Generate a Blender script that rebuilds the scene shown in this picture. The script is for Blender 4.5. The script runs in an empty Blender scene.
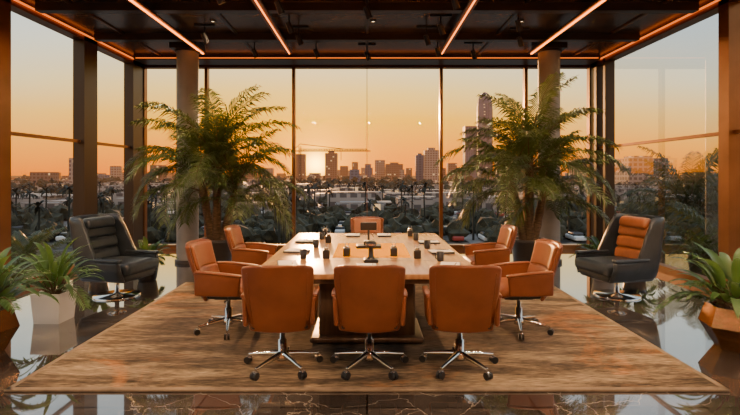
import bpy, bmesh, math, random
from mathutils import Vector, Matrix, Euler
R = random.Random(7)
F = 493.0; CZ = 1.65
scene = bpy.context.scene
D = bpy.data

# ------------------------------------------------------------ materials
def pm(name, col, rough=0.5, metal=0.0, **kw):
    m = D.materials.new(name); m.use_nodes = True
    b = m.node_tree.nodes['Principled BSDF']
    b.inputs['Base Color'].default_value = (*col, 1)
    b.inputs['Roughness'].default_value = rough
    b.inputs['Metallic'].default_value = metal
    for k, v in kw.items():
        b.inputs[k.replace('_', ' ')].default_value = v
    return m
def nd(m, t, **kw):
    n = m.node_tree.nodes.new(t)
    for k, v in kw.items(): setattr(n, k, v)
    return n
def lk(m, a, b): m.node_tree.links.new(a, b)
def bs(m): return m.node_tree.nodes['Principled BSDF']
def ramp(m, stops):
    r = nd(m, 'ShaderNodeValToRGB'); e = r.color_ramp.elements
    while len(e) < len(stops): e.new(0.5)
    for i, (p, c) in enumerate(stops):
        e[i].position = p; e[i].color = (*c, 1)
    return r
def noisy(m, c1, c2, scale=5, stretch=(1, 1, 1), detail=6, bump=0.0, lo=.3, hi=.7, bscale=None):
    tc = nd(m, 'ShaderNodeTexCoord'); mp = nd(m, 'ShaderNodeMapping'); mp.inputs['Scale'].default_value = stretch
    lk(m, tc.outputs['Object'], mp.inputs['Vector'])
    n = nd(m, 'ShaderNodeTexNoise'); n.inputs['Scale'].default_value = scale; n.inputs['Detail'].default_value = detail
    lk(m, mp.outputs[0], n.inputs['Vector'])
    r = ramp(m, [(lo, c1), (hi, c2)]); lk(m, n.outputs['Fac'], r.inputs[0]); lk(m, r.outputs[0], bs(m).inputs['Base Color'])
    if bump:
        n2 = nd(m, 'ShaderNodeTexNoise'); n2.inputs['Scale'].default_value = bscale or scale * 8
        lk(m, mp.outputs[0], n2.inputs['Vector'])
        b = nd(m, 'ShaderNodeBump'); b.inputs['Strength'].default_value = bump; b.inputs['Distance'].default_value = .01
        lk(m, n2.outputs['Fac'], b.inputs['Height']); lk(m, b.outputs[0], bs(m).inputs['Normal'])
    return m
M_tan = noisy(pm('leather_tan', (.5, .16, .05), .32), (.165, .042, .011), (.24, .07, .02), 4, bump=.15, bscale=160)
M_tan2 = noisy(pm('leather_cognac', (.5, .16, .05), .36), (.26, .08, .022), (.37, .125, .04), 4, bump=.15, bscale=160)
M_char = noisy(pm('leather_charcoal', (.05, .06, .07), .3), (.017, .023, .030), (.036, .046, .058), 5, bump=.12, bscale=150)
M_chrome = pm('chrome', (.75, .73, .7), .12, 1)
M_blackp = pm('black_plastic', (.02, .02, .022), .35)
M_bronze = noisy(pm('bronze_frame', (.3, .14, .06), .3, .7), (.21, .088, .034), (.31, .135, .055), 2)
M_dbronze = pm('dark_bronze', (.06, .04, .028), .35, .5)
M_wood = noisy(pm('table_walnut', (.5, .27, .13), .22, 0, Specular_IOR_Level=.35), (.34, .17, .07), (.52, .29, .135), 3, (6, .6, 1), bump=0)
M_dwood = noisy(pm('dark_wood', (.07, .035, .02), .3), (.05, .025, .015), (.11, .06, .035), 3, (8, 1, 1))
M_ceil = noisy(pm('ceiling_wood', (.06, .03, .02), .25), (.08, .043, .026), (.155, .085, .05), 1.2, (1, 3, 1), lo=.35, hi=.7)
M_beam = pm('beam_dark', (.05, .03, .02), .3)
M_col = noisy(pm('column_plaster', (.2, .18, .17), .45), (.25, .23, .21), (.34, .31, .29), 3)
M_wall = noisy(pm('wall_wood', (.3, .17, .1), .5), (.3, .17, .1), (.45, .28, .17), 3, (4, 4, .5))
M_white = pm('ceramic_white', (.78, .76, .73), .3)
M_gold = noisy(pm('planter_bronze', (.5, .25, .1), .25, .85), (.20, .095, .04), (.42, .21, .085), 3)
M_potd = pm('pot_dark', (.03, .027, .027), .3)
M_soil = noisy(pm('soil', (.03, .02, .012), .9), (.02, .012, .008), (.06, .04, .02), 30)
M_trunk = noisy(pm('palm_trunk', (.12, .07, .04), .9), (.06, .036, .02), (.17, .10, .055), 14, (1, 1, 4), bump=.6, bscale=30)
def leafmat(name, a, b, tf=.3):
    m = noisy(pm(name, a, .33), a, b, 3)
    t = nd(m, 'ShaderNodeBsdfTranslucent'); t.inputs[0].default_value = (min(1, b[0]*1.9), min(1, b[1]*1.6), b[2], 1)
    mx = nd(m, 'ShaderNodeMixShader'); mx.inputs[0].default_value = tf
    out = m.node_tree.nodes['Material Output']
    lk(m, bs(m).outputs[0], mx.inputs[1]); lk(m, t.outputs[0], mx.inputs[2]); lk(m, mx.outputs[0], out.inputs[0])
    return m
M_leaf = leafmat('palm_leaf', (.022, .048, .014), (.10, .135, .04), .24)
M_leaf2 = leafmat('broad_leaf', (.025, .08, .022), (.09, .18, .05))
M_paper = pm('paper', (.75, .7, .6), .7)
M_yel = pm('gold_felt_runner', (.85, .36, .0), .9, 0, Specular_IOR_Level=0.0)
def emis(name, col, s):
    m = pm(name, (0, 0, 0), .5); bs(m).inputs['Emission Color'].default_value = (*col, 1); bs(m).inputs['Emission Strength'].default_value = s
    return m
M_strip = emis('led_strip', (1, .22, .015), 7)
M_strip2 = emis('led_strip_inner', (1, .22, .02), 5)
M_cove = emis('led_cove', (1, .18, .015), 1.6)
M_down = emis('downlight_lens', (1, .7, .4), 4)

# glass
M_glass = D.materials.new('window_glass'); M_glass.use_nodes = True
nt = M_glass.node_tree; nt.nodes.remove(bs(M_glass))
tr = nd(M_glass, 'ShaderNodeBsdfTransparent'); tr.inputs[0].default_value = (.98, .98, .97, 1)
gl = nd(M_glass, 'ShaderNodeBsdfGlossy'); gl.inputs['Roughness'].default_value = .01
fr = nd(M_glass, 'ShaderNodeFresnel'); fr.inputs[0].default_value = 1.35
fm = nd(M_glass, 'ShaderNodeMath', operation='MULTIPLY'); fm.inputs[1].default_value = .3; lk(M_glass, fr.outputs[0], fm.inputs[0])
mx = nd(M_glass, 'ShaderNodeMixShader')
lk(M_glass, fm.outputs[0], mx.inputs[0]); lk(M_glass, tr.outputs[0], mx.inputs[1]); lk(M_glass, gl.outputs[0], mx.inputs[2])
lk(M_glass, mx.outputs[0], nt.nodes['Material Output'].inputs[0])

# marble floor
M_floor = pm('marble_floor', (.06, .05, .045), .05, 0, Specular_IOR_Level=1.0, Coat_Weight=1.0, Coat_Roughness=.015, Coat_IOR=1.8)
m = M_floor
tc = nd(m, 'ShaderNodeTexCoord')
n1 = nd(m, 'ShaderNodeTexNoise'); n1.inputs['Scale'].default_value = .9; n1.inputs['Detail'].default_value = 8; n1.inputs['Distortion'].default_value = 1.2
lk(m, tc.outputs['Object'], n1.inputs['Vector'])
base = ramp(m, [(.3, (.03, .026, .024)), (.52, (.07, .058, .052)), (.75, (.16, .135, .115))]); lk(m, n1.outputs['Fac'], base.inputs[0])
wn = nd(m, 'ShaderNodeTexNoise'); wn.inputs['Scale'].default_value = 1.7; wn.inputs['Detail'].default_value = 5
lk(m, tc.outputs['Object'], wn.inputs['Vector'])
mxv = nd(m, 'ShaderNodeVectorMath', operation='MULTIPLY_ADD'); mxv.inputs[1].default_value = (.9, .9, .9)
lk(m, wn.outputs['Color'], mxv.inputs[0]); lk(m, tc.outputs['Object'], mxv.inputs[2])
vo = nd(m, 'ShaderNodeTexVoronoi', feature='DISTANCE_TO_EDGE'); vo.inputs['Scale'].default_value = 1.5
lk(m, mxv.outputs[0], vo.inputs['Vector'])
vr = ramp(m, [(.0, (1, 1, 1)), (.010, (0, 0, 0))]); lk(m, vo.outputs['Distance'], vr.inputs[0])
mix1 = nd(m, 'ShaderNodeMixRGB'); mix1.inputs[2].default_value = (.5, .43, .36, 1)
mf = nd(m, 'ShaderNodeMath', operation='MULTIPLY'); lk(m, vr.outputs[0], mf.inputs[0]); lk(m, n1.outputs['Fac'], mf.inputs[1])
lk(m, mf.outputs[0], mix1.inputs[0]); lk(m, base.outputs[0], mix1.inputs[1])
br = nd(m, 'ShaderNodeTexBrick'); br.offset = 0
br.inputs['Scale'].default_value = 1; br.inputs['Brick Width'].default_value = 1.2; br.inputs['Row Height'].default_value = 1.2
br.inputs['Mortar Size'].default_value = .006; br.inputs['Color1'].default_value = (1, 1, 1, 1); br.inputs['Color2'].default_value = (.7, .7, .7, 1); br.inputs['Mortar'].default_value = (.1, .08, .07, 1)
lk(m, tc.outputs['Object'], br.inputs['Vector'])
mu = nd(m, 'ShaderNodeMixRGB', blend_type='MULTIPLY'); mu.inputs[0].default_value = 1
lk(m, mix1.outputs[0], mu.inputs[1]); lk(m, br.outputs['Color'], mu.inputs[2]); lk(m, mu.outputs[0], bs(m).inputs['Base Color'])

# rug : streaky abstract weave with orange and grey clouds
M_rug = pm('rug_wool', (.4, .3, .2), .95, 0, Specular_IOR_Level=.1); m = M_rug
tc = nd(m, 'ShaderNodeTexCoord')
def noi(scl, stretch, det=8, dist=.6, rough=.65):
    mp = nd(m, 'ShaderNodeMapping'); mp.inputs['Scale'].default_value = stretch; lk(m, tc.outputs['Object'], mp.inputs['Vector'])
    n = nd(m, 'ShaderNodeTexNoise'); n.inputs['Scale'].default_value = scl; n.inputs['Detail'].default_value = det; n.inputs['Roughness'].default_value = rough; n.inputs['Distortion'].default_value = dist
    lk(m, mp.outputs[0], n.inputs['Vector']); return n
na = noi(1.9, (.45, 2.3, 1), 9, .3, .72)
ra = ramp(m, [(.36, (.055, .042, .03)), (.46, (.15, .11, .072)), (.53, (.27, .20, .13)), (.66, (.38, .285, .18))]); lk(m, na.outputs['Fac'], ra.inputs[0])
nc = noi(.9, (.8, 1.3, 1), 7, 1.0); mo = nd(m, 'ShaderNodeMixRGB'); mo.inputs[2].default_value = (.46, .18, .045, 1)
ro = ramp(m, [(.53, (0, 0, 0)), (.66, (.8, .8, .8))]); lk(m, nc.outputs['Fac'], ro.inputs[0]); lk(m, ro.outputs[0], mo.inputs[0]); lk(m, ra.outputs[0], mo.inputs[1])
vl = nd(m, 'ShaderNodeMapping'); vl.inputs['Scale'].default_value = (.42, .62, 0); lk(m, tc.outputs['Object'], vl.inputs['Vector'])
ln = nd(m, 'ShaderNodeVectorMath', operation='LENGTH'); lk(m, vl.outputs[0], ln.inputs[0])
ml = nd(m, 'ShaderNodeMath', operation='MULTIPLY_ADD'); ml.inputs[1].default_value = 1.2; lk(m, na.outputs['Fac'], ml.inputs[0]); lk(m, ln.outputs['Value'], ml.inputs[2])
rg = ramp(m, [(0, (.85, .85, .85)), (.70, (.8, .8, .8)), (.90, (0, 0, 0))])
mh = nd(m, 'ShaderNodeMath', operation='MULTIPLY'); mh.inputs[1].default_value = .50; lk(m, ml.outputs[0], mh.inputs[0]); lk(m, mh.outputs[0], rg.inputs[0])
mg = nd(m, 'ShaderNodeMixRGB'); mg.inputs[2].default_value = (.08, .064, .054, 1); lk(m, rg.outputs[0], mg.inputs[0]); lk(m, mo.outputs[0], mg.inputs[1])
nb = noi(2, (5, 55, 1), 3, 0, .5)
rb = ramp(m, [(.35, (.45, .45, .45)), (.65, (1.35, 1.35, 1.35))]); lk(m, nb.outputs['Fac'], rb.inputs[0])
mu = nd(m, 'ShaderNodeMixRGB', blend_type='MULTIPLY'); mu.inputs[0].default_value = 1
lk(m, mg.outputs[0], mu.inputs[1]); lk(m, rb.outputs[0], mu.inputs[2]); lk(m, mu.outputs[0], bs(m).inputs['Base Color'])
bp = nd(m, 'ShaderNodeBump'); bp.inputs['Strength'].default_value = .5; bp.inputs['Distance'].default_value = .01
lk(m, nb.outputs['Fac'], bp.inputs['Height']); lk(m, bp.outputs[0], bs(m).inputs['Normal'])
M_rugb = noisy(pm('rug_binding', (.3, .22, .14), .9), (.16, .115, .075), (.28, .2, .13), 8, (1, 1, 1))

# aerial haze painted into far materials as orange emission, growing with distance
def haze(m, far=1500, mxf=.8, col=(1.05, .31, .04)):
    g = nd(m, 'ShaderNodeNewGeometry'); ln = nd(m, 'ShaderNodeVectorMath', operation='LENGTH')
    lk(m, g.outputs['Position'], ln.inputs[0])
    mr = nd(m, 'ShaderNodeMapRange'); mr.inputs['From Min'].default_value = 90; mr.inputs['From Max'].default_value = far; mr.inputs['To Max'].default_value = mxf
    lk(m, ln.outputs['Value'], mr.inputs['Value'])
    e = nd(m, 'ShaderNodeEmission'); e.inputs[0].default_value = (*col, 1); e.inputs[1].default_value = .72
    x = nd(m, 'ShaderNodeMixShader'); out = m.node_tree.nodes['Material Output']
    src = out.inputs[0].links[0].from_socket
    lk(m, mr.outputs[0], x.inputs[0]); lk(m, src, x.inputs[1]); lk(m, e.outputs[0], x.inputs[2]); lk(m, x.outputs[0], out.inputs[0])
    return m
def bmat(name, wall, glass, lit=.12, cell=(4, 3.6), h=.8, far=1800):
    m = pm(name, wall, .5)
    tc = nd(m, 'ShaderNodeTexCoord'); sp = nd(m, 'ShaderNodeSeparateXYZ'); lk(m, tc.outputs['Object'], sp.inputs[0])
    ad = nd(m, 'ShaderNodeMath', operation='ADD'); lk(m, sp.outputs[0], ad.inputs[0]); lk(m, sp.outputs[1], ad.inputs[1])
    def cellf(sock, sz, th):
        d = nd(m, 'ShaderNodeMath', operation='DIVIDE'); d.inputs[1].default_value = sz; lk(m, sock, d.inputs[0])
        f = nd(m, 'ShaderNodeMath', operation='FRACT'); lk(m, d.outputs[0], f.inputs[0])
        g = nd(m, 'ShaderNodeMath', operation='GREATER_THAN'); g.inputs[1].default_value = th; lk(m, f.outputs[0], g.inputs[0])
        fl = nd(m, 'ShaderNodeMath', operation='FLOOR'); lk(m, d.outputs[0], fl.inputs[0]); return g, fl
    g1, f1 = cellf(ad.outputs[0], cell[0], .35); g2, f2 = cellf(sp.outputs[2], cell[1], .4)
    w = nd(m, 'ShaderNodeMath', operation='MULTIPLY'); lk(m, g1.outputs[0], w.inputs[0]); lk(m, g2.outputs[0], w.inputs[1])
    mc = nd(m, 'ShaderNodeMixRGB'); mc.inputs[1].default_value = (*wall, 1); mc.inputs[2].default_value = (*glass, 1)
    lk(m, w.outputs[0], mc.inputs[0]); lk(m, mc.outputs[0], bs(m).inputs['Base Color'])
    cb = nd(m, 'ShaderNodeCombineXYZ'); lk(m, f1.outputs[0], cb.inputs[0]); lk(m, f2.outputs[0], cb.inputs[1])
    wn = nd(m, 'ShaderNodeTexWhiteNoise'); lk(m, cb.outputs[0], wn.inputs['Vector'])
    gt = nd(m, 'ShaderNodeMath', operation='GREATER_THAN'); gt.inputs[1].default_value = 1 - lit; lk(m, wn.outputs['Value'], gt.inputs[0])
    em = nd(m, 'ShaderNodeMath', operation='MULTIPLY'); lk(m, gt.outputs[0], em.inputs[0]); lk(m, w.outputs[0], em.inputs[1])
    bs(m).inputs['Emission Color'].default_value = (1, .6, .25, 1)
    lk(m, em.outputs[0], bs(m).inputs['Emission Strength'])
    return haze(m, far, h)
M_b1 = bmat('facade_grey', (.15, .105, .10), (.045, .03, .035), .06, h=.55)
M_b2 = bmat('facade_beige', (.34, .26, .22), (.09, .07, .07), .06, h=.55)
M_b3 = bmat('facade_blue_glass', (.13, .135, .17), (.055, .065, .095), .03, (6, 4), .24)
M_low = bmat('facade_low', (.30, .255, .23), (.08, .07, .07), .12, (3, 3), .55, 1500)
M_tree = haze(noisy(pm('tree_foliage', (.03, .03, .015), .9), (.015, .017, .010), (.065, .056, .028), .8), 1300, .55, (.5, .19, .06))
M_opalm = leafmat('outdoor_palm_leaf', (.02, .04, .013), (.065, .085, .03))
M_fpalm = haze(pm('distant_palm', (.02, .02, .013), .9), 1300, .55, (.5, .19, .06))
M_ground = pm('city_ground', (.1, .08, .07), .9); m = M_ground
tc = nd(m, 'ShaderNodeTexCoord'); v1 = nd(m, 'ShaderNodeTexVoronoi'); v1.inputs['Scale'].default_value = .05; lk(m, tc.outputs['Object'], v1.inputs['Vector'])
r1 = ramp(m, [(0, (.04, .036, .025)), (.3, (.09, .075, .06)), (.5, (.18, .155, .13)), (.74, (.42, .38, .34)), (.86, (.07, .06, .045))]); r1.color_ramp.interpolation = 'CONSTANT'
lk(m, v1.outputs['Color'], r1.inputs[0])
v2 = nd(m, 'ShaderNodeTexNoise'); v2.inputs['Scale'].default_value = .4; v2.inputs['Detail'].default_value = 8; lk(m, tc.outputs['Object'], v2.inputs['Vector'])
r2 = ramp(m, [(.42, (.15, .15, .15)), (.6, (1.2, 1.2, 1.2))]); lk(m, v2.outputs['Fac'], r2.inputs[0])
mu = nd(m, 'ShaderNodeMixRGB', blend_type='MULTIPLY'); mu.inputs[0].default_value = 1
lk(m, r1.outputs[0], mu.inputs[1]); lk(m, r2.outputs[0], mu.inputs[2]); lk(m, mu.outputs[0], bs(m).inputs['Base Color'])
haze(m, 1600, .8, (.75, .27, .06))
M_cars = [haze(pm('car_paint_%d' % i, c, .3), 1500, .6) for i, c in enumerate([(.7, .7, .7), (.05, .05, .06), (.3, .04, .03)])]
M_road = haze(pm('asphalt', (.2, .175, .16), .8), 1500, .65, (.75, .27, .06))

# ------------------------------------------------------------ mesh builder
class MB:
    def __init__(s): s.v = []; s.f = []; s.m = []; s.sm = []
    def add(s, vs, fs, mat=0, smooth=False, M=None):
        o = len(s.v)
        s.v += [tuple(M @ Vector(p)) if M else tuple(p) for p in vs]
        s.f += [tuple(i + o for i in f) for f in fs]
        s.m += [mat] * len(fs); s.sm += [smooth] * len(fs)
    def box(s, c, sz, mat=0, rot=(0, 0, 0), M=None):
        x, y, z = sz[0]/2, sz[1]/2, sz[2]/2
        T = Matrix.Translation(c) @ Euler(rot).to_matrix().to_4x4()
        if M: T = M @ T
        vs = [(a*x, b*y, d*z) for a in (-1, 1) for b in (-1, 1) for d in (-1, 1)]
        s.add(vs, [(0, 1, 3, 2), (4, 6, 7, 5), (0, 4, 5, 1), (2, 3, 7, 6), (0, 2, 6, 4), (1, 5, 7, 3)], mat, False, T)
    def rbox(s, c, sz, r, mat=0, n=(4, 4, 4), rot=(0, 0, 0), fn=None, M=None):
        h = [a/2 for a in sz]; r = min(r, *[a*.999 for a in h])
        ax = []
        for i in range(3):
            k = h[i] - r; tt = [r*math.tan(math.radians(a)) for a in (15, 30, 45)]
            l = [-k - t for t in reversed(tt)] + [-k + 2*k*j/n[i] for j in range(n[i]+1)] + [k + t for t in tt]
            ax.append(l)
        vs = []; idx = {}; fs = []
        def P(p):
            inn = Vector([max(-(h[i]-r), min(h[i]-r, p[i])) for i in range(3)])
            d = Vector(p) - inn
            q = inn + d.normalized()*r if d.length > 1e-9 else inn
            key = (round(p[0], 6), round(p[1], 6), round(p[2], 6))
            if key not in idx: idx[key] = len(vs); vs.append(q)
            return idx[key]
        for k in range(3):
            a, b = [(1, 2), (2, 0), (0, 1)][k]
            for sg in (-1, 1):
                for i in range(len(ax[a])-1):
                    for j in range(len(ax[b])-1):
                        q = []
                        for (ii, jj) in ((i, j), (i+1, j), (i+1, j+1), (i, j+1)):
                            p = [0, 0, 0]; p[k] = sg*h[k]; p[a] = ax[a][ii]; p[b] = ax[b][jj]; q.append(P(p))
                        fs.append(tuple(q if sg > 0 else q[::-1]))
        E = Euler(rot).to_matrix(); C = Vector(c)
        vs = [(E @ v) + C for v in vs]
        if fn: vs = [Vector(fn(v.x, v.y, v.z)) for v in vs]
        s.add(vs, fs, mat, True, M)
    def tube(s, pts, rad, mat=0, n=10, smooth=True, caps=True, M=None):
        pts = [Vector(p) for p in pts]
        if not isinstance(rad, (list, tuple)): rad = [rad]*len(pts)
        vs = []; fs = []
        up = None
        for i, p in enumerate(pts):
            t = (pts[min(i+1, len(pts)-1)] - pts[max(i-1, 0)]).normalized()
            if up is None:
                up = Vector((0, 0, 1)) if abs(t.z) < .9 else Vector((1, 0, 0))
            a = t.cross(up).normalized(); b = a.cross(t).normalized(); up = b
            for k in range(n):
                an = 2*math.pi*k/n
                vs.append(p + (a*math.cos(an) + b*math.sin(an))*rad[i])
        for i in range(len(pts)-1):
            for k in range(n):
                k2 = (k+1) % n
                fs.append((i*n+k, i*n+k2, (i+1)*n+k2, (i+1)*n+k))
        s.add(vs, fs, mat, smooth, M)
        if caps:
            s.add(vs[:n], [tuple(range(n))[::-1]], mat, False, M); s.add(vs[-n:], [tuple(range(n))], mat, False, M)
    def lathe(s, prof, c=(0, 0, 0), mat=0, n=28, smooth=True, M=None, phase=0):
        vs = []; fs = []
        for (r, z) in prof:
            for k in range(n):
                a = 2*math.pi*k/n + phase; vs.append((c[0]+r*math.cos(a), c[1]+r*math.sin(a), c[2]+z))
        for i in range(len(prof)-1):
            for k in range(n):
                k2 = (k+1) % n
                fs.append((i*n+k, i*n+k2, (i+1)*n+k2, (i+1)*n+k))
        s.add(vs, fs, mat, smooth, M)
    def sheet(s, fn, nu, nv, th, mat=0, M=None):
        P = [[Vector(fn(i/nu, j/nv)) for j in range(nv+1)] for i in range(nu+1)]
        vs = []; fs = []
        for side in (0, 1):
            for i in range(nu+1):
                for j in range(nv+1):
                    du = P[min(i+1, nu)][j]-P[max(i-1, 0)][j]; dv = P[i][min(j+1, nv)]-P[i][max(j-1, 0)]
                    nn = du.cross(dv).normalized()
                    edge = min(i, nu-i, j, nv-j); k = .35 if edge == 0 else 1
                    vs.append(P[i][j] + nn*th*.5*k*(1 if side else -1))
        W = nv+1; O = (nu+1)*W
        for i in range(nu):
            for j in range(nv):
                a, b, c, d = i*W+j, (i+1)*W+j, (i+1)*W+j+1, i*W+j+1
                fs.append((a, d, c, b)); fs.append((a+O, b+O, c+O, d+O))
        for i in range(nu):
            fs.append((i*W, (i+1)*W, (i+1)*W+O, i*W+O)); fs.append((i*W+nv, i*W+nv+O, (i+1)*W+nv+O, (i+1)*W+nv))
        for j in range(nv):
            fs.append((j, j+O, j+1+O, j+1)); a = nu*W+j; fs.append((a, a+1, a+1+O, a+O))
        s.add(vs, fs, mat, True, M)
    def mesh(s, name, mats):
        me = D.meshes.new(name); me.from_pydata(s.v, [], s.f)
        for m_ in mats: me.materials.append(m_)
        me.polygons.foreach_set('material_index', s.m); me.polygons.foreach_set('use_smooth', s.sm)
        me.update(); return me
    def obj(s, name, mats, loc=(0, 0, 0), rz=0):
        return place(s.mesh(name, mats), name, loc, rz)
def place(me, name, loc=(0, 0, 0), rz=0):
    o = D.objects.new(name, me); o.location = loc; o.rotation_euler = (0, 0, rz)
    scene.collection.objects.link(o); return o
def simple_box(name, c, sz, mat):
    b = MB(); b.box((0, 0, 0), sz, 0); return b.obj(name, [mat], c)

# ------------------------------------------------------------ room shell
XW = 5.05; YB = 11.0; YF = -4.0; H = 4.15
b = MB(); b.box((0, 0, 0), (2*XW+.4, YB-YF+.4, .2)); b.obj('floor', [M_floor], (0, (YB+YF)/2, -.1))
b = MB(); b.box((0, 0, 0), (2*XW+.6, YB-YF+.6, .2)); b.obj('ceiling', [M_ceil], (0, (YB+YF)/2, H+.1))
simple_box('wall_rear', (0, YF-.1, H/2), (2*XW+.4, .2, H), M_wall)
bx = [-5.0, -3.57, -1.63, 0, 1.65, 3.53, 5.0]
wn_i = 1
for i in range(6):
    x0, x1 = bx[i], bx[i+1]
    b = MB(); b.add([(x0, 0, .1), (x1, 0, .1), (x1, 0, 4.05), (x0, 0, 4.05)], [(0, 1, 2, 3)])
    b.obj('window_%d' % wn_i, [M_glass], (0, YB, 0)); wn_i += 1
b = MB()
for x, w in zip(bx, (.14, .07, .07, .012, .07, .07, .14)):
    b.box((x, 0, 2.07), (w, .14 if w > .02 else .03, 3.96))
b.box((0, 0, .05), (10.1, .16, .1)); b.box((0, 0, 4.08), (10.1, .18, .1))
b.obj('trim_1', [M_bronze], (0, YB, 0))
def side(sx, posts, idx):
    global wn_i
    X = sx*XW
    b = MB()
    for (y, w, mt) in posts:
        b.box((0, y, H/2), (.2, w, H-.01), mt)
    b.box((0, (YB+YF)/2, .06), (.16, YB-YF-.02, .12), 0)
    b.box((0, (YB+YF)/2, H-.07), (.2, YB-YF-.02, .12), 0)
    b.box((0, (YB+YF)/2, 2.24), (.07, YB-YF-.02, .05), 0)
    b.box((-sx*.13, (YB+YF)/2-.2, H-.05), (.03, YB-YF-.6, .02), 2)
    b.obj('trim_%d' % idx, [M_bronze, M_dbronze, M_cove], (X, 0, 0))
    ys = [YF] + [p[0] for p in posts]
    for i in range(len(ys)-1):
        b = MB(); b.add([(0, ys[i], .1), (0, ys[i+1], .1), (0, ys[i+1], H-.1), (0, ys[i], H-.1)], [(0, 1, 2, 3)])
        b.obj('window_%d' % wn_i, [M_glass], (X, 0, 0)); wn_i += 1
side(-1, [(-1.2, .2, 0), (2.0, .2, 0), (6.75, .22, 0), (8.85, .42, 1), (10.7, .5, 1)], 2)
side(1, [(-1.2, .2, 0), (2.0, .2, 0), (6.85, .2, 0), (10.3, .09, 1), (10.8, .3, 1)], 3)
k = 4
for (y, w, h) in ((8.75, .14, .12), (7.2, .14, .12), (5.6, .14, .12), (4.0, .14, .12), (1.5, .14, .12), (-1.5, .14, .12)):
    simple_box('trim_%d' % k, (0, y, H-h/2), (9.6, w, h), M_beam); k += 1
b = MB(); b.box((0, 0, 0), (9.7, .5, .1), 0); b.box((0, -.262, -.02), (9.6, .02, .014), 1)
b.obj('trim_%d' % k, [M_beam, M_cove], (0, 10.5, H-.05)); k += 1
for x, mt in ((-3.17, M_strip), (-1.50, M_strip2), (1.45, M_strip2), (3.18, M_strip)):
    b = MB(); L = 13.2
    b.box((0, 0, .0), (.12, L, .03), 1); w = .03 if abs(x) > 2 else .016
    b.box((0, 0, -.022), (w, L, .016), 0)
    b.obj('linear_ceiling_light', [mt, M_bronze], (x, 9.55-L/2, H-.135))
for x in (-4.3, 4.3, -2.3, 0, 2.3):
    simple_box('trim_%d' % k, (x, 3.6, H-.012), (.05, 13.5, .024), M_bronze if abs(x) > 3 else M_beam); k += 1
for x in (-3.4, 3.45):
    b = MB(); b.lathe([(.2, 0), (.2, 4.0)], mat=0, n=40); b.lathe([(.23, 0), (.23, .06), (.2, .06)], mat=1, n=40)
    b.lathe([(.2, 3.97), (.23, 3.97), (.23, 4.0), (.0, 4.0)], mat=1, n=40)
    b.obj('round_column', [M_col, M_dbronze], (x, 9.35, 0))
    simple_box('trim_%d' % k, (x, 9.35, H-.08), (.5, .5, .14), M_beam); k += 1
def lamp(name, kind, loc, energy, col, target=None, **kw):
    l = D.lights.new(name, kind); l.energy = energy; l.color = col
    for a, v in kw.items(): setattr(l, a, v)
    o = D.objects.new(name, l); o.location = loc; scene.collection.objects.link(o)
    if target: o.rotation_euler = (Vector(target)-Vector(loc)).to_track_quat('-Z', 'Y').to_euler()
    return o
def downlight(x, y, e, tgt=None, size=130):
    b = MB(); b.lathe([(.035, 0), (.05, 0), (.05, -.02), (.038, -.02), (.035, 0)], mat=0, n=20)
    b.lathe([(0.0, -.006), (.035, -.006)], mat=1, n=20)
    b.obj('recessed_downlight', [M_dbronze, M_down], (x, y, H-.001))
    lamp('downlight_lamp', 'SPOT', (x, y, H-.04), e*.85, (1, .64, .36), tgt or (x, y+.001, 0), spot_size=math.radians(size), spot_blend=.8, shadow_soft_size=.08)
for x in (-2.5, 0.1, 2.5):  # unseen downlight rows, added to light the chair backs facing the camera
    downlight(x, -1.0, 450, (x*.6, 4.2, .4), 100)
    downlight(x, 2.3, 220, (x, 4.6, .2), 110)
for x in (-2.5, 2.5):
    for y in (4.8, 6.5, 8.0): downlight(x, y, 170)
for y in (4.8, 6.4, 8.0): downlight(.1, y, 200)
for x in (-4.0, 4.0):
    downlight(x, 5.0, 260); downlight(x, 6.4, 260)
def track(x, y):
    b = MB(); b.tube([(0, 0, 0), (0, 0, -.16)], .012, 0, 8)
    b.tube([(-.02, -.02, -.15), (.04, .03, -.30)], [.04, .048], 0, 14)
    b.box((0, 0, -.012), (.34, .035, .024), 0)
    b.obj('track_spotlight', [M_blackp], (x, y, H-.001))
for x, y in ((-1.9, 6.3), (-1.2, 6.7), (-1.2, 7.6), (-1.15, 8.3), (-.95, 9.2), (1.15, 6.5), (1.15, 7.7), (1.0, 8.3), (1.3, 9.1), (.0, 9.4), (2.0, 9.3), (-2.1, 9.2), (2.3, 7.5), (.0, 6.9), (2.6, 8.4), (-2.7, 8.2)): track(x, y)

# ------------------------------------------------------------ rug
b = MB(); b.rbox((0, 0, .009), (5.5, 3.75, .018), .008, 0, (4, 4, 1))
for sx in (-1, 1): b.rbox((sx*2.735, 0, .0105), (.05, 3.76, .019), .008, 1, (1, 4, 1))
for sy in (-1, 1): b.rbox((0, sy*1.86, .0105), (5.52, .05, .019), .008, 1, (4, 1, 1))
b.obj('area_rug', [M_rug, M_rugb], (0, 5.63, .0005))

# ------------------------------------------------------------ conference table
b = MB()
b.rbox((0, 0, .725), (2.08, 3.1, .05), .012, 0, (6, 6, 1))
b.rbox((0, 0, .675), (1.96, 2.98, .05), .01, 1, (2, 2, 1))
for y in (-.85, .85):
    b.rbox((0, y, .35), (.95, .5, .62), .03, 1)
    b.rbox((0, y, .04), (1.1, .7, .05), .02, 1)
b.box((0, 0, .35), (.08, 1.3, .5), 1)
b.box((.05, -.12, .7508), (.84, 1.1, .003), 2)
b.box((0, -.85, .7503), (2.0, .006, .0015), 1)
b.obj('conference_table', [M_wood, M_dwood, M_yel], (0, 5.93, .019))
TZ = .7705

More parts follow.
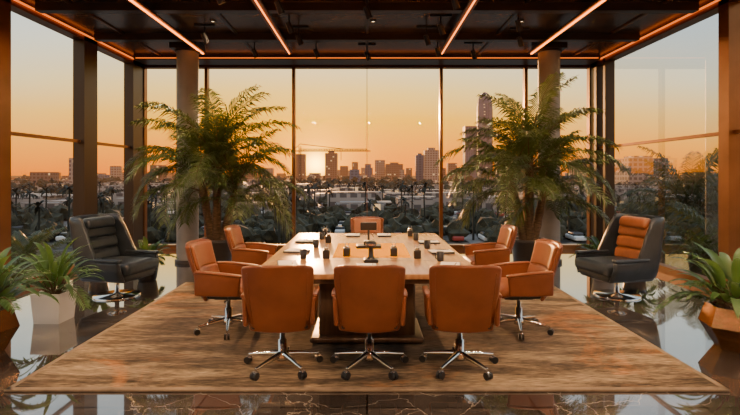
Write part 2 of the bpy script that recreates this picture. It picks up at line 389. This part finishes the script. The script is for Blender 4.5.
# ------------------------------------------------------------ office chair
def chair_mesh():
    b = MB()
    b.rbox((0, .03, .455), (.5, .5, .10), .045, 0, (6, 6, 2), fn=lambda x, y, z: (x, y, z + (.02*(1-(x/.26)**2) if z > .455 else 0) - (.03*max(0, (y-.12)/.15)**2)))
    b.rbox((0, .02, .395), (.46, .44, .04), .018, 2, (4, 4, 1))
    def back(x, y, z):
        t = (z-.38)/.56
        lean = -.13*max(0, t)
        xx = x*(.90+.12*t - .05*max(0, t-.8))
        zz = z - (.028*(abs(x)/.28)**5 if z > .66 else 0)
        return (xx, y + 1.0*x*x + lean + .05*(1-t)**2, zz)
    b.rbox((0, -.27, .645), (.565, .05, .58), .024, 0, (12, 2, 12), fn=back)
    b.rbox((0, -.235, .79), (.47, .06, .25), .029, 3, (10, 2, 5), fn=back)
    b.rbox((0, -.235, .56), (.47, .06, .22), .029, 3, (10, 2, 5), fn=back)
    for xs in (-.235, .235):
        b.tube([back(xs, -.297, .38+.5*i/10) for i in range(11)], .004, 0, 6)
    for s in (-1, 1):
        def arm(x, y, z, s=s):
            t = (y+.25)/.45
            z2 = z
            if z > .5: z2 = z - .035*max(0, t)**2 
            fl = (z-.42)*.05
            return (x + s*(fl + .01*math.sin(math.pi*max(0, min(1, t)))), y + (.03*max(0, (z-.5))*4*t), z2)
        b.rbox((s*.265, -.02, .535), (.04, .46, .24), .0195, 0, (1, 10, 4), fn=arm)
        b.rbox((s*.267, -.01, .655), (.055, .46, .032), .0155, 0, (2, 10, 1), fn=arm)
        b.tube([(s*.26, .08, .44), (s*.21, .08, .385), (s*.05, .05, .37)], .014, 1, 8)
    b.rbox((0, 0, .36), (.2, .26, .05), .02, 2)
    b.tube([(.08, .05, .36), (.26, .05, .35)], .008, 1, 8)
    b.lathe([(.022, .37), (.022, .24), (.036, .235), (.036, .10), (.05, .09), (.05, .065), (0, .065)], mat=1)
    b.lathe([(.036, .14), (.06, .115), (.06, .085)], mat=1)
    for k in range(5):
        a = math.radians(18 + 72*k); ca, sa = math.cos(a), math.sin(a)
        b.tube([(.03*ca, .03*sa, .115), (.16*ca, .16*sa, .10), (.31*ca, .31*sa, .078)], [.026, .02, .014], 1, 8)
        c = Vector((.31*ca, .31*sa, 0))
        b.tube([c+Vector((0, 0, .085)), c+Vector((0, 0, .045))], .01, 1, 8)
        px, py = -sa, ca
        for s in (-1, 1):
            q = c + Vector((.012*ca, .012*sa, .03))
            b.tube([q+Vector((px, py, 0))*s*.006, q+Vector((px, py, 0))*s*.026], .03, 2, 16)
        b.rbox((0, 0, .05), (.045, .028, .02), .008, 1, (1, 1, 1), M=Matrix.Translation((c.x, c.y, 0)) @ Matrix.Rotation(a, 4, 'Z'))
    return b.mesh('office_chair', [M_tan, M_chrome, M_blackp, M_tan2])
CH = chair_mesh()
RZ = .019
d2 = math.radians
for x, y, r in ((-.72, 4.2, 3), (.02, 4.2, 0), (.79, 4.2, -3), (-1.46, 5.2, -95), (-1.52, 6.75, -92), (1.60, 5.2, 95), (1.62, 6.75, 92), (0, 8.1, 180)):
    z = RZ if y < 7.45 else 0
    place(CH, 'office_chair', (x, y, z), d2(r))

# ------------------------------------------------------------ wingback armchairs
def wingback(cush, name, loc, rz):
    b = MB()
    def plan(s):
        a = abs(s); sg = 1 if s > 0 else -1
        hw = .39
        if a < .36: x = hw*.72*(a/.36); y = -.36 + .02*(a/.36)**2
        elif a < .56:
            t = (a-.36)/.2*math.pi/2; x = hw*.72 + hw*.28*math.sin(t); y = -.34 + .13*(1-math.cos(t))
        else: x = hw; y = -.21 + .58*(a-.56)/.44
        return sg*x, y
    def sm(t): t = max(0, min(1, t)); return t*t*(3-2*t)
    def shell(u, v):
        s = u*2-1; x, y = plan(s); a = abs(s)
        top = 1.10 - .56*sm((a-.62)/.14) - .02*a
        bot = .27
        z = bot + (top-bot)*v
        y -= .20*max(0, z-.42)
        x *= 1 - .10*max(0, z-.6)/.5 + .06*max(0, .5-z)
        x *= 1 - .18*max(0, .42-z)/.15
        return (x, y, z)
    b.sheet(shell, 60, 18, .055, 0)
    b.rbox((0, .02, .30), (.68, .70, .12), .05, 0, (6, 6, 2), fn=lambda x, y, z: (x*(1-.06*(z < .3)), y, z))
    b.rbox((0, .10, .41), (.68, .68, .15), .06, 1, (8, 8, 2), fn=lambda x, y, z: (x, y, z + .025*(1-(x/.34)**2)*(z > .41)))
    def bk(x, y, z): return (x, y - .2*max(0, z-.42) + .35*x*x, z)
    for zc, hh in ((.56, .17), (.72, .17), (.88, .17)):
        b.rbox((0, -.235, zc), (.58, .14, hh), .055, 2, (8, 2, 3), fn=bk)
    b.rbox((0, -.19, .995), (.52, .14, .15), .06, 2, (8, 2, 3), fn=bk)
    for s in (-1, 1):
        b.rbox((s*.385, .10, .545), (.085, .52, .05), .024, 0, (2, 8, 1))
    b.lathe([(.03, .25), (.03, .05), (.05, .035), (.29, .022), (.30, .012), (.30, 0)], mat=3, n=40)
    b.lathe([(.12, .245), (.12, .22), (.03, .2)], mat=3)
    return b.obj(name, [M_char, M_char, cush, M_chrome], loc, rz)
wingback(M_char, 'wingback_armchair', (-3.42, 6.75, 0), d2(-102))
wingback(M_tan2, 'wingback_armchair', (3.42, 6.75, 0), d2(102))

# ------------------------------------------------------------ plants
def frond(b, base, az, el, L, droop, nl=34, ll=.32, w=.018, mat=0, stem=1, start=.12, hang=(.15, .4)):
    p = Vector(base); N = 14; pts = [p.copy()]; dirs = []
    for i in range(N):
        t = i/N; e = el - droop*t**1.25
        d = Vector((math.cos(az)*math.cos(e), math.sin(az)*math.cos(e), math.sin(e))); dirs.append(d)
        p = p + d*(L/N); pts.append(p.copy())
    dirs.append(dirs[-1])
    b.tube(pts, [.012*(1-.85*i/N) for i in range(N+1)], stem, 5, caps=False)
    side0 = Vector((-math.sin(az), math.cos(az), 0))
    for k in range(nl):
        t = start + (1-start)*k/(nl-1); f = t*N; i = min(int(f), N-1)
        q = pts[i].lerp(pts[i+1], f-i); d = dirs[i]; up = side0.cross(d) * -1
        l = ll*(.35+.65*math.sin(math.pi*min(1, (t-start)/(1-start)*.85+.12)))*R.uniform(.85, 1.1)
        for s in (-1, 1):
            ld = (d*.7 + side0*s*.75 + up*R.uniform(.0, .35)).normalized()
            m_ = q + ld*l*.5; tip = q + ld*l + Vector((0, 0, -l*R.uniform(*hang)))
            wv = d*w*.5
            b.add([q-wv*.5, q+wv*.5, m_+wv, m_-wv, tip], [(0, 1, 2, 3), (3, 2, 4)], mat, False)
def potted_palm(loc, seed, flip=1):
    R.seed(seed); b = MB()
    b.lathe([(.0, .0), (.2, 0), (.24, .05), (.29, .55), (.30, .6), (.265, .6), (.26, .56)], mat=2, n=36)
    b.lathe([(.0, .55), (.27, .55)], mat=3, n=24)
    crowns = []
    for (dx, dy, hgt) in ((0, 0, 1.85), (.12, .04, 1.35), (-.12, .02, 1.5)):
        tp = Vector((dx*2.2, dy*2, hgt)); pts = [Vector((dx*.6, dy*.6, .5)).lerp(tp, i/8) for i in range(9)]
        b.tube(pts, [.07-.012*i/8 + (.008 if i % 2 else 0) for i in range(9)], 1, 9)
        crowns.append(tp)
    for ci, c in enumerate(crowns):
        n = (30, 14, 15)[ci]
        for k in range(n):
            az = 2*math.pi*(k*.382) + R.uniform(-.25, .25)
            f = k/n
            el = math.radians(88 - 80*f + R.uniform(-8, 8))
            L = R.uniform(1.35, 1.7)*(1 if ci == 0 else .85)
            frond(b, c + Vector((0, 0, -.15*f)), az, el, L, math.radians(66+38*f), 50, .36, .024, hang=(.25, .6))
    return b.obj('potted_palm', [M_leaf, M_trunk, M_potd, M_soil], loc)
potted_palm((-2.48, 8.15, 0), 3); potted_palm((2.68, 8.15, 0), 11)

def blade(b, base, az, el, L, droop, w, mat=0):
    p = Vector(base); N = 9; sd = Vector((-math.sin(az), math.cos(az), 0)); vs = []; fs = []
    for i in range(N+1):
        t = i/N; e = el - droop*t**1.3
        d = Vector((math.cos(az)*math.cos(e), math.sin(az)*math.cos(e), math.sin(e)))
        ww = w*math.sin(math.pi*min(1, .1+.9*t))**.7 if t < 1 else 0
        n = sd.cross(d)
        vs += [p - sd*ww - n*ww*.25, p.copy(), p + sd*ww - n*ww*.25]
        p = p + d*(L/N)
    for i in range(N):
        a = i*3; fs += [(a, a+1, a+4, a+3), (a+1, a+2, a+5, a+4)]
    b.add(vs, fs, mat, True)
def leafy(name, loc, pot, n, L, w, h0, seed, ferns=0, upright=0):
    R.seed(seed); b = MB()
    kind, pr, ph, pmat = pot
    if kind == 'round':
        b.lathe([(0, 0), (pr*.7, 0), (pr*.8, .02), (pr, ph*.8), (pr, ph), (pr*.88, ph), (pr*.86, ph*.9)], mat=2, n=32); b.lathe([(0, ph*.9), (pr*.88, ph*.9)], mat=3)
    elif kind == 'square':
        q = math.pi/4; k = math.sqrt(2)
        b.lathe([(0, 0), (pr*.86*k, 0), (pr*k, ph), (pr*.88*k, ph), (pr*.88*k, ph*.9)], mat=2, n=4, smooth=False, phase=q); b.lathe([(0, ph*.9), (pr*.89*k, ph*.9)], mat=3, n=4, phase=q)
    else:
        b.lathe([(0, 0), (pr*.55, 0), (pr*1.0, ph*.55), (pr*.8, ph), (pr*.72, ph), (pr*.74, ph*.9)], mat=2, n=6, smooth=False, phase=.3); b.lathe([(0, ph*.9), (pr*.76, ph*.9)], mat=3, n=6, phase=.3)
    for k in range(n):
        az = k*2.4 + R.uniform(-.2, .2); f = k/n
        st = Vector((pr*.3*math.cos(az), pr*.3*math.sin(az), ph*.9))
        el = math.radians(85-55*f); Ls = L*R.uniform(.25, .5)
        tp = st + Vector((math.cos(az)*math.cos(el), math.sin(az)*math.cos(el), math.sin(el)))*Ls*(1-.4*f)
        b.tube([st, st.lerp(tp, .5)+Vector((0, 0, .01)), tp], .005, 1, 5, caps=False)
        blade(b, tp, az, el, L*R.uniform(.55, .85), math.radians(70+30*f), w*R.uniform(.8, 1.1))
    for k in range(ferns):
        az = k*2.4; f = k/ferns
        frond(b, (0, 0, ph*.9), az, math.radians(84-60*f), L*R.uniform(.9, 1.2), math.radians(60+40*f), 26, L*.26, .024)
    return b.obj(name, [M_leaf2, M_trunk, pmat, M_soil], loc)
leafy('potted_agave', (-3.55, 5.6, 0), ('square', .165, .33, M_white), 40, .62, .032, 0, 5, ferns=6)
leafy('potted_philodendron', (-3.56, 4.6, 0), ('facet', .28, .40, M_gold), 44, .58, .045, 0, 6, ferns=8)
leafy('potted_philodendron', (3.52, 4.72, 0), ('facet', .30, .40, M_gold), 44, .64, .048, 0, 8, ferns=10)
leafy('potted_fern', (-3.45, 7.75, 0), ('round', .17, .28, M_potd), 16, .42, .045, 0, 9, ferns=12)
leafy('potted_fern', (3.72, 7.75, 0), ('round', .19, .28, M_white), 20, .50, .05, 0, 12, ferns=14)
leafy('potted_fern', (-4.35, 8.0, 0), ('round', .15, .25, M_potd), 16, .38, .045, 0, 13, ferns=8)
leafy('potted_fern', (4.5, 8.3, 0), ('round', .18, .3, M_potd), 22, .46, .05, 0, 14, ferns=10)

# ------------------------------------------------------------ table objects
def pen_cup(x, y):
    b = MB(); b.rbox((0, 0, .045), (.075, .075, .09), .01, 0, (1, 1, 1)); b.rbox((0, 0, .1), (.05, .05, .02), .008, 1, (1, 1, 1))
    b.tube([(.01, 0, .09), (.025, .01, .15)], .004, 1, 6); b.tube([(-.01, 0, .09), (-.02, .01, .145)], .004, 1, 6)
    b.obj('desk_organizer', [M_blackp, M_chrome], (x, y, TZ+.001))
def notebook(x, y, r):
    b = MB(); b.rbox((0, 0, .009), (.2, .27, .016), .005, 0, (1, 1, 1)); b.box((0, 0, .019), (.18, .25, .003), 1)
    b.tube([(.04, -.1, .026), (.06, .05, .026)], .005, 2, 6)
    b.obj('notebook', [M_blackp, M_paper, M_chrome], (x, y, TZ), r)
def mug(x, y):
    b = MB(); b.lathe([(0, .0), (.032, 0), (.036, .01), (.04, .095), (.037, .095), (.033, .02), (0, .015)], mat=0, n=20)
    b.tube([(.038, 0, .075), (.062, 0, .07), (.064, 0, .035), (.036, 0, .025)], .005, 0, 6)
    b.obj('coffee_mug', [M_blackp], (x, y, TZ), R.uniform(0, 6))
for x, y in ((-.67, 5.2), (-.62, 6.0), (-.62, 6.75), (.66, 6.65), (.72, 5.9), (.75, 5.05)): mug(x, y)
for x, y, r in ((-.78, 4.85, .2), (-.8, 5.65, 1.4), (-.8, 6.5, 1.5), (.8, 6.4, 1.6), (.84, 5.6, 1.7), (.8, 4.75, -.2), (0, 4.68, .05), (-.2, 7.15, 0), (.25, 7.15, 0)): notebook(x, y, r)
for x, y in ((-.43, 5.2), (.53, 5.2), (-.6, 7.1), (.62, 7.1), (-.5, 6.4), (-.22, 5.35), (.29, 5.35)): pen_cup(x, y)
b = MB()
b.rbox((0, 0, .02), (.15, .15, .035), .015, 0); b.lathe([(.05, .03), (.025, .06), (.022, .14), (.05, .16), (.055, .2), (.03, .22), (0, .22)], mat=0)
b.lathe([(.056, .17), (.056, .19)], mat=1); b.obj('conference_microphone', [M_blackp, M_chrome], (.04, 4.98, TZ))
b = MB(); b.rbox((0, 0, .015), (.3, .22, .03), .012, 0); b.rbox((0, .02, .05), (.12, .12, .06), .02, 0); b.tube([(0, .05, .06), (0, .05, .22)], .015, 0); b.rbox((0, .05, .25), (.2, .03, .1), .012, 0)
b.obj('conference_phone', [M_blackp], (.02, 6.0, TZ+.002))

# ------------------------------------------------------------ outdoors (all parented to one cityscape empty)
GZ = -9.0
n_before = set(o.name for o in scene.objects)
b = MB()
b.box((0, 110, .03), (600, 7, .06)); b.box((0, 190, .03), (900, 9, .06)); b.box((0, 300, .03), (1500, 12, .06)); b.box((20, 400, .04), (8, 700, .06)); b.box((-70, 260, .04), (7, 400, .06)); b.box((95, 260, .04), (7, 400, .06))
b.obj('city_roads', [M_road], (0, 0, GZ))
def bld(b, x0, x1, yt, d, mat, depth=None, crown=0):
    X0 = (x0-367)*d/F; X1 = (x1-367)*d/F; top = CZ + (175-yt)*d/F; w = X1-X0; dp = depth or w
    b.box(((X0+X1)/2, d+dp/2, (top+GZ)/2), (w, dp, top-GZ), mat)
    if crown: b.box(((X0+X1)/2, d+dp/2, top+crown/2), (w*.5, dp*.5, crown), mat)
BM = [M_b1, M_b2, M_b3]
b = MB()
for a in ((69, 84, 158, 420, 1, 2), (325, 337, 153, 900, 0, 4), (296, 305, 154, 1000, 0, 0), (375, 385, 160, 950, 1, 0), (386, 403, 164, 900, 0, 3), (416, 424, 155, 800, 2, 3), (425, 439, 150, 760, 1, 4), (448, 457, 163, 900, 0, 0), (465, 477, 126, 1300, 2, 0), (497, 508, 150, 1000, 2, 3), (510, 522, 158, 900, 0, 2), (575, 592, 160, 700, 1, 2), (629, 668, 158, 380, 1, 2), (340, 348, 166, 1100, 0, 0), (352, 358, 162, 1200, 0, 0), (365, 371, 164, 1200, 2, 0), (406, 412, 168, 1000, 0, 0), (240, 252, 165, 900, 0, 0), (262, 272, 168, 1000, 1, 0), (150, 162, 165, 700, 0, 0), (110, 118, 166, 700, 1, 0), (30, 48, 172, 500, 0, 0)):
    bld(b, a[0], a[1], a[2], a[3], a[4], None, a[5])
R.seed(21)
for i in range(190):
    x = R.uniform(-80, 820); d = R.uniform(700, 2000); w = R.uniform(4, 11); yt = R.uniform(167, 179) if 330 < x < 560 else R.uniform(172, 179)
    bld(b, x, x+w, yt, d, R.choice([0, 1, 2, 0, 1]))
b.obj('city_skyline_buildings', BM)
d = 1400; b = MB(); hx = 8.0*d/F; tz = CZ+(175-93)*d/F; Xc = (484.5-367)*d/F; hh = tz-GZ
prof = [(hx, GZ), (hx, GZ+hh*.80), (hx*.93, GZ+hh*.88), (hx*.78, GZ+hh*.94), (hx*.55, GZ+hh*.98), (hx*.3, tz), (.2, tz+3)]
b.lathe(prof, (0, 0, 0), 0, 8, smooth=False, phase=math.pi/8); b.obj('skyscraper_tower', [M_b3], (Xc, d, 0))
R.seed(5); b = MB()
for i in range(190):
    d = 130*math.exp(R.uniform(0, 1.9)); x = R.uniform(-1.0, 1.0)*d
    w = R.uniform(7, 15); h = R.uniform(2.5, 5.5); b.box((x, d, h/2), (w, R.uniform(8, 16), h), 0); b.box((x+w*.1, d, h+.2), (w*1.04, 9, .3), 0)
b.obj('low_rise_houses', [M_low], (0, 0, GZ))
bm = bmesh.new(); bmesh.ops.create_icosphere(bm, subdivisions=2, radius=1); ico_v = [v.co.copy() for v in bm.verts]; ico_f = [tuple(v.index for v in f.verts) for f in bm.faces]; bm.free()
R.seed(9); b = MB()
for i in range(2900):
    d = 75*math.exp(R.uniform(0, 2.6)); x = R.uniform(-1.15, 1.15)*d
    r = R.uniform(.6, 1.7)*(1+d/400); hz = r*R.uniform(.7, 1.1)
    vs = [Vector((v.x*r, v.y*r, v.z*hz))*R.uniform(.5, 1.4) + Vector((x, d, hz*.9)) for v in ico_v]
    b.add(vs, ico_f, 0, False)
b.obj('tree_canopy', [M_tree], (0, 0, GZ))
R.seed(31); b = MB()
for i in range(340):
    d = 72*math.exp(R.uniform(0, 1.6)); x = R.uniform(-1.1, 1.1)*d; h = R.uniform(4.5, 8.5)
    b.tube([(x, d, 0), (x+R.uniform(-.3, .3), d, h)], [.2, .14], 0, 5, caps=False)
    for k in range(16):
        az = k*2.4; el = math.radians(R.uniform(-5, 70)); p = Vector((x, d, h)); q = [p]
        for j in range(4):
            e = el - .5*j; p = p + Vector((math.cos(az)*math.cos(e), math.sin(az)*math.cos(e), math.sin(e)))*.6; q.append(p)
        sd = Vector((-math.sin(az), math.cos(az), 0))*.22; vs = []
        for j, pp in enumerate(q):
            ww = (0.4, 1, 1, .7, 0)[j]; vs += [pp-sd*ww+Vector((0, 0, -.12*ww)), pp+sd*ww+Vector((0, 0, -.12*ww))]
        b.add(vs, [(2*j, 2*j+1, 2*j+3, 2*j+2) for j in range(4)], 0)
b.obj('distant_palm_trees', [M_fpalm], (0, 0, GZ))
R.seed(4); b = MB()
for row in range(11):
    y = 80 + row*9 + R.uniform(-1, 1)
    for i in range(40):
        if R.random() < .3: continue
        x = -96 + i*4.8; mt = R.choice([0, 0, 0, 1, 2]); b.rbox((x, y, .65), (1.8, 4.3, .7), .2, mt, (1, 1, 1)); b.rbox((x, y-.1, 1.2), (1.55, 2.3, .55), .2, 1, (1, 1, 1))
b.obj('parked_cars', M_cars, (0, 0, GZ))
d = 420; sc = d/F; b = MB()
mx_ = (300-367)*sc; jt = CZ+(175-151)*sc
for s in (-.8, .8): b.box((mx_+s, d, (jt+4+GZ)/2), (.6, .6, jt+4-GZ), 0)
for i in range(14): b.box((mx_, d, GZ+1+i*2.2), (1.9, .35, .35), 0, rot=(0, .9*(1 if i % 2 else -1), 0))
b.box((mx_+27, d, jt), (66, .9, .9), 0); b.box((mx_+28, d, jt+1.6), (58, .6, .6), 0)
for i in range(26): b.box((mx_+1+i*2.2, d, jt+.8), (.35, .35, 2.1), 0, rot=(0, .8*(1 if i % 2 else -1), 0))
b.tube([(mx_, d, jt+6), (mx_+40, d, jt+1.4)], .3, 0, 5); b.tube([(mx_, d, jt+6), (mx_-6, d, jt)], .3, 0, 5); b.box((mx_-6, d, jt-1), (3, 2, 2), 0)
b.tube([(mx_+35, d, jt), (mx_+35, d, jt-8)], .25, 0, 5)
b.obj('construction_crane', [haze(pm('crane_steel', (.10, .035, .012), .5), 1500, .1)])
def outdoor_palm(x, y, cz, L, seed):
    R.seed(seed); b = MB()
    b.tube([(0, 0, 0), (.1, 0, (cz-GZ)*.5), (0, 0, cz-GZ)], [.2, .16, .13], 1, 10)
    for k in range(34):
        f = k/34; frond(b, (0, 0, cz-GZ), k*2.4, math.radians(85-95*f), L*R.uniform(.85, 1.1), math.radians(60+25*f), 44, .48, .04, hang=(.3, .7))
    b.obj('outdoor_palm_tree', [M_opalm, M_trunk], (x, y, GZ))
outdoor_palm(8.0, 12.2, .7, 2.0, 41); outdoor_palm(7.2, 9.9, -.3, 1.7, 42); outdoor_palm(11, 16, -.2, 2.4, 43); outdoor_palm(-12.5, 18, -2.0, 2.2, 44); outdoor_palm(-9.5, 12.5, -1.9, 1.9, 45)
city = D.objects.new('cityscape', None); scene.collection.objects.link(city)
for o in list(scene.objects):
    if o.name not in n_before and o is not city: o.parent = city
b = MB(); b.box((0, 0, 0), (12000, 9000, .2)); b.obj('ground', [M_ground], (0, 3500, GZ-.1))

# ------------------------------------------------------------ world + sun
w = D.worlds.new('sunset_sky'); scene.world = w; w.use_nodes = True; nt = w.node_tree
bg = nt.nodes['Background']
class W: node_tree = nt
tc = nd(W, 'ShaderNodeTexCoord'); nm = nd(W, 'ShaderNodeVectorMath', operation='NORMALIZE'); lk(W, tc.outputs['Generated'], nm.inputs[0])
sp = nd(W, 'ShaderNodeSeparateXYZ'); lk(W, nm.outputs[0], sp.inputs[0])
mr = nd(W, 'ShaderNodeMapRange'); mr.inputs['From Min'].default_value = -.02; mr.inputs['From Max'].default_value = .5; lk(W, sp.outputs[2], mr.inputs['Value'])
warm = ramp(W, [(0, (.70, .13, .0)), (.05, (.92, .19, .0)), (.14, (1.0, .29, .0)), (.25, (1.0, .44, .0)), (.35, (.92, .56, .11)), (.46, (.76, .62, .35)), (.64, (.54, .59, .55)), (1, (.36, .44, .52))])
cool = ramp(W, [(0, (.60, .15, .0)), (.05, (.84, .23, .0)), (.14, (.88, .36, .03)), (.24, (.78, .49, .15)), (.34, (.64, .58, .39)), (.50, (.50, .57, .57)), (1, (.36, .44, .52))])
lk(W, mr.outputs[0], warm.inputs[0]); lk(W, mr.outputs[0], cool.inputs[0])
sd = Vector((-51/F, 1, 11/F)).normalized()
dt = nd(W, 'ShaderNodeVectorMath', operation='DOT_PRODUCT'); dt.inputs[1].default_value = sd; lk(W, nm.outputs[0], dt.inputs[0])
m2 = nd(W, 'ShaderNodeMapRange'); m2.inputs['From Min'].default_value = .76; m2.inputs['From Max'].default_value = .98; lk(W, dt.outputs['Value'], m2.inputs['Value'])
mm = nd(W, 'ShaderNodeMixRGB'); lk(W, m2.outputs[0], mm.inputs[0]); lk(W, cool.outputs[0], mm.inputs[1]); lk(W, warm.outputs[0], mm.inputs[2])
mxx = nd(W, 'ShaderNodeMath', operation='MAXIMUM'); mxx.inputs[1].default_value = 0; lk(W, dt.outputs['Value'], mxx.inputs[0])
last = mm.outputs[0]
for pw, col, st in ((40, (1, .36, .0), .25), (400, (1, .45, .0), .8), (5000, (1, .55, .05), 6.0)):
    p = nd(W, 'ShaderNodeMath', operation='POWER'); p.inputs[1].default_value = pw; lk(W, mxx.outputs[0], p.inputs[0])
    vm = nd(W, 'ShaderNodeVectorMath', operation='SCALE'); vm.inputs[0].default_value = [c*st for c in col]; lk(W, p.outputs[0], vm.inputs['Scale'])
    ad = nd(W, 'ShaderNodeVectorMath', operation='ADD'); lk(W, last, ad.inputs[0]); lk(W, vm.outputs[0], ad.inputs[1]); last = ad.outputs[0]
lk(W, last, bg.inputs[0]); bg.inputs[1].default_value = 2.1
s = lamp('sunset_sun', 'SUN', (-5, 40, 12), 4.5, (1, .45, .15)); s.data.angle = d2(1.5)
sv = Vector((-.12, 1, .12))
s.rotation_euler = sv.to_track_quat('Z', 'Y').to_euler()

# ------------------------------------------------------------ camera
c = D.cameras.new('camera'); co = D.objects.new('camera', c); scene.collection.objects.link(co)
co.location = (0, 0, CZ); co.rotation_euler = (math.pi/2, 0, 0)
c.sensor_width = 36; c.lens = 24; c.shift_y = -(207.5-175)/740; c.shift_x = 3/740; c.clip_start = .05; c.clip_end = 12000
scene.camera = co
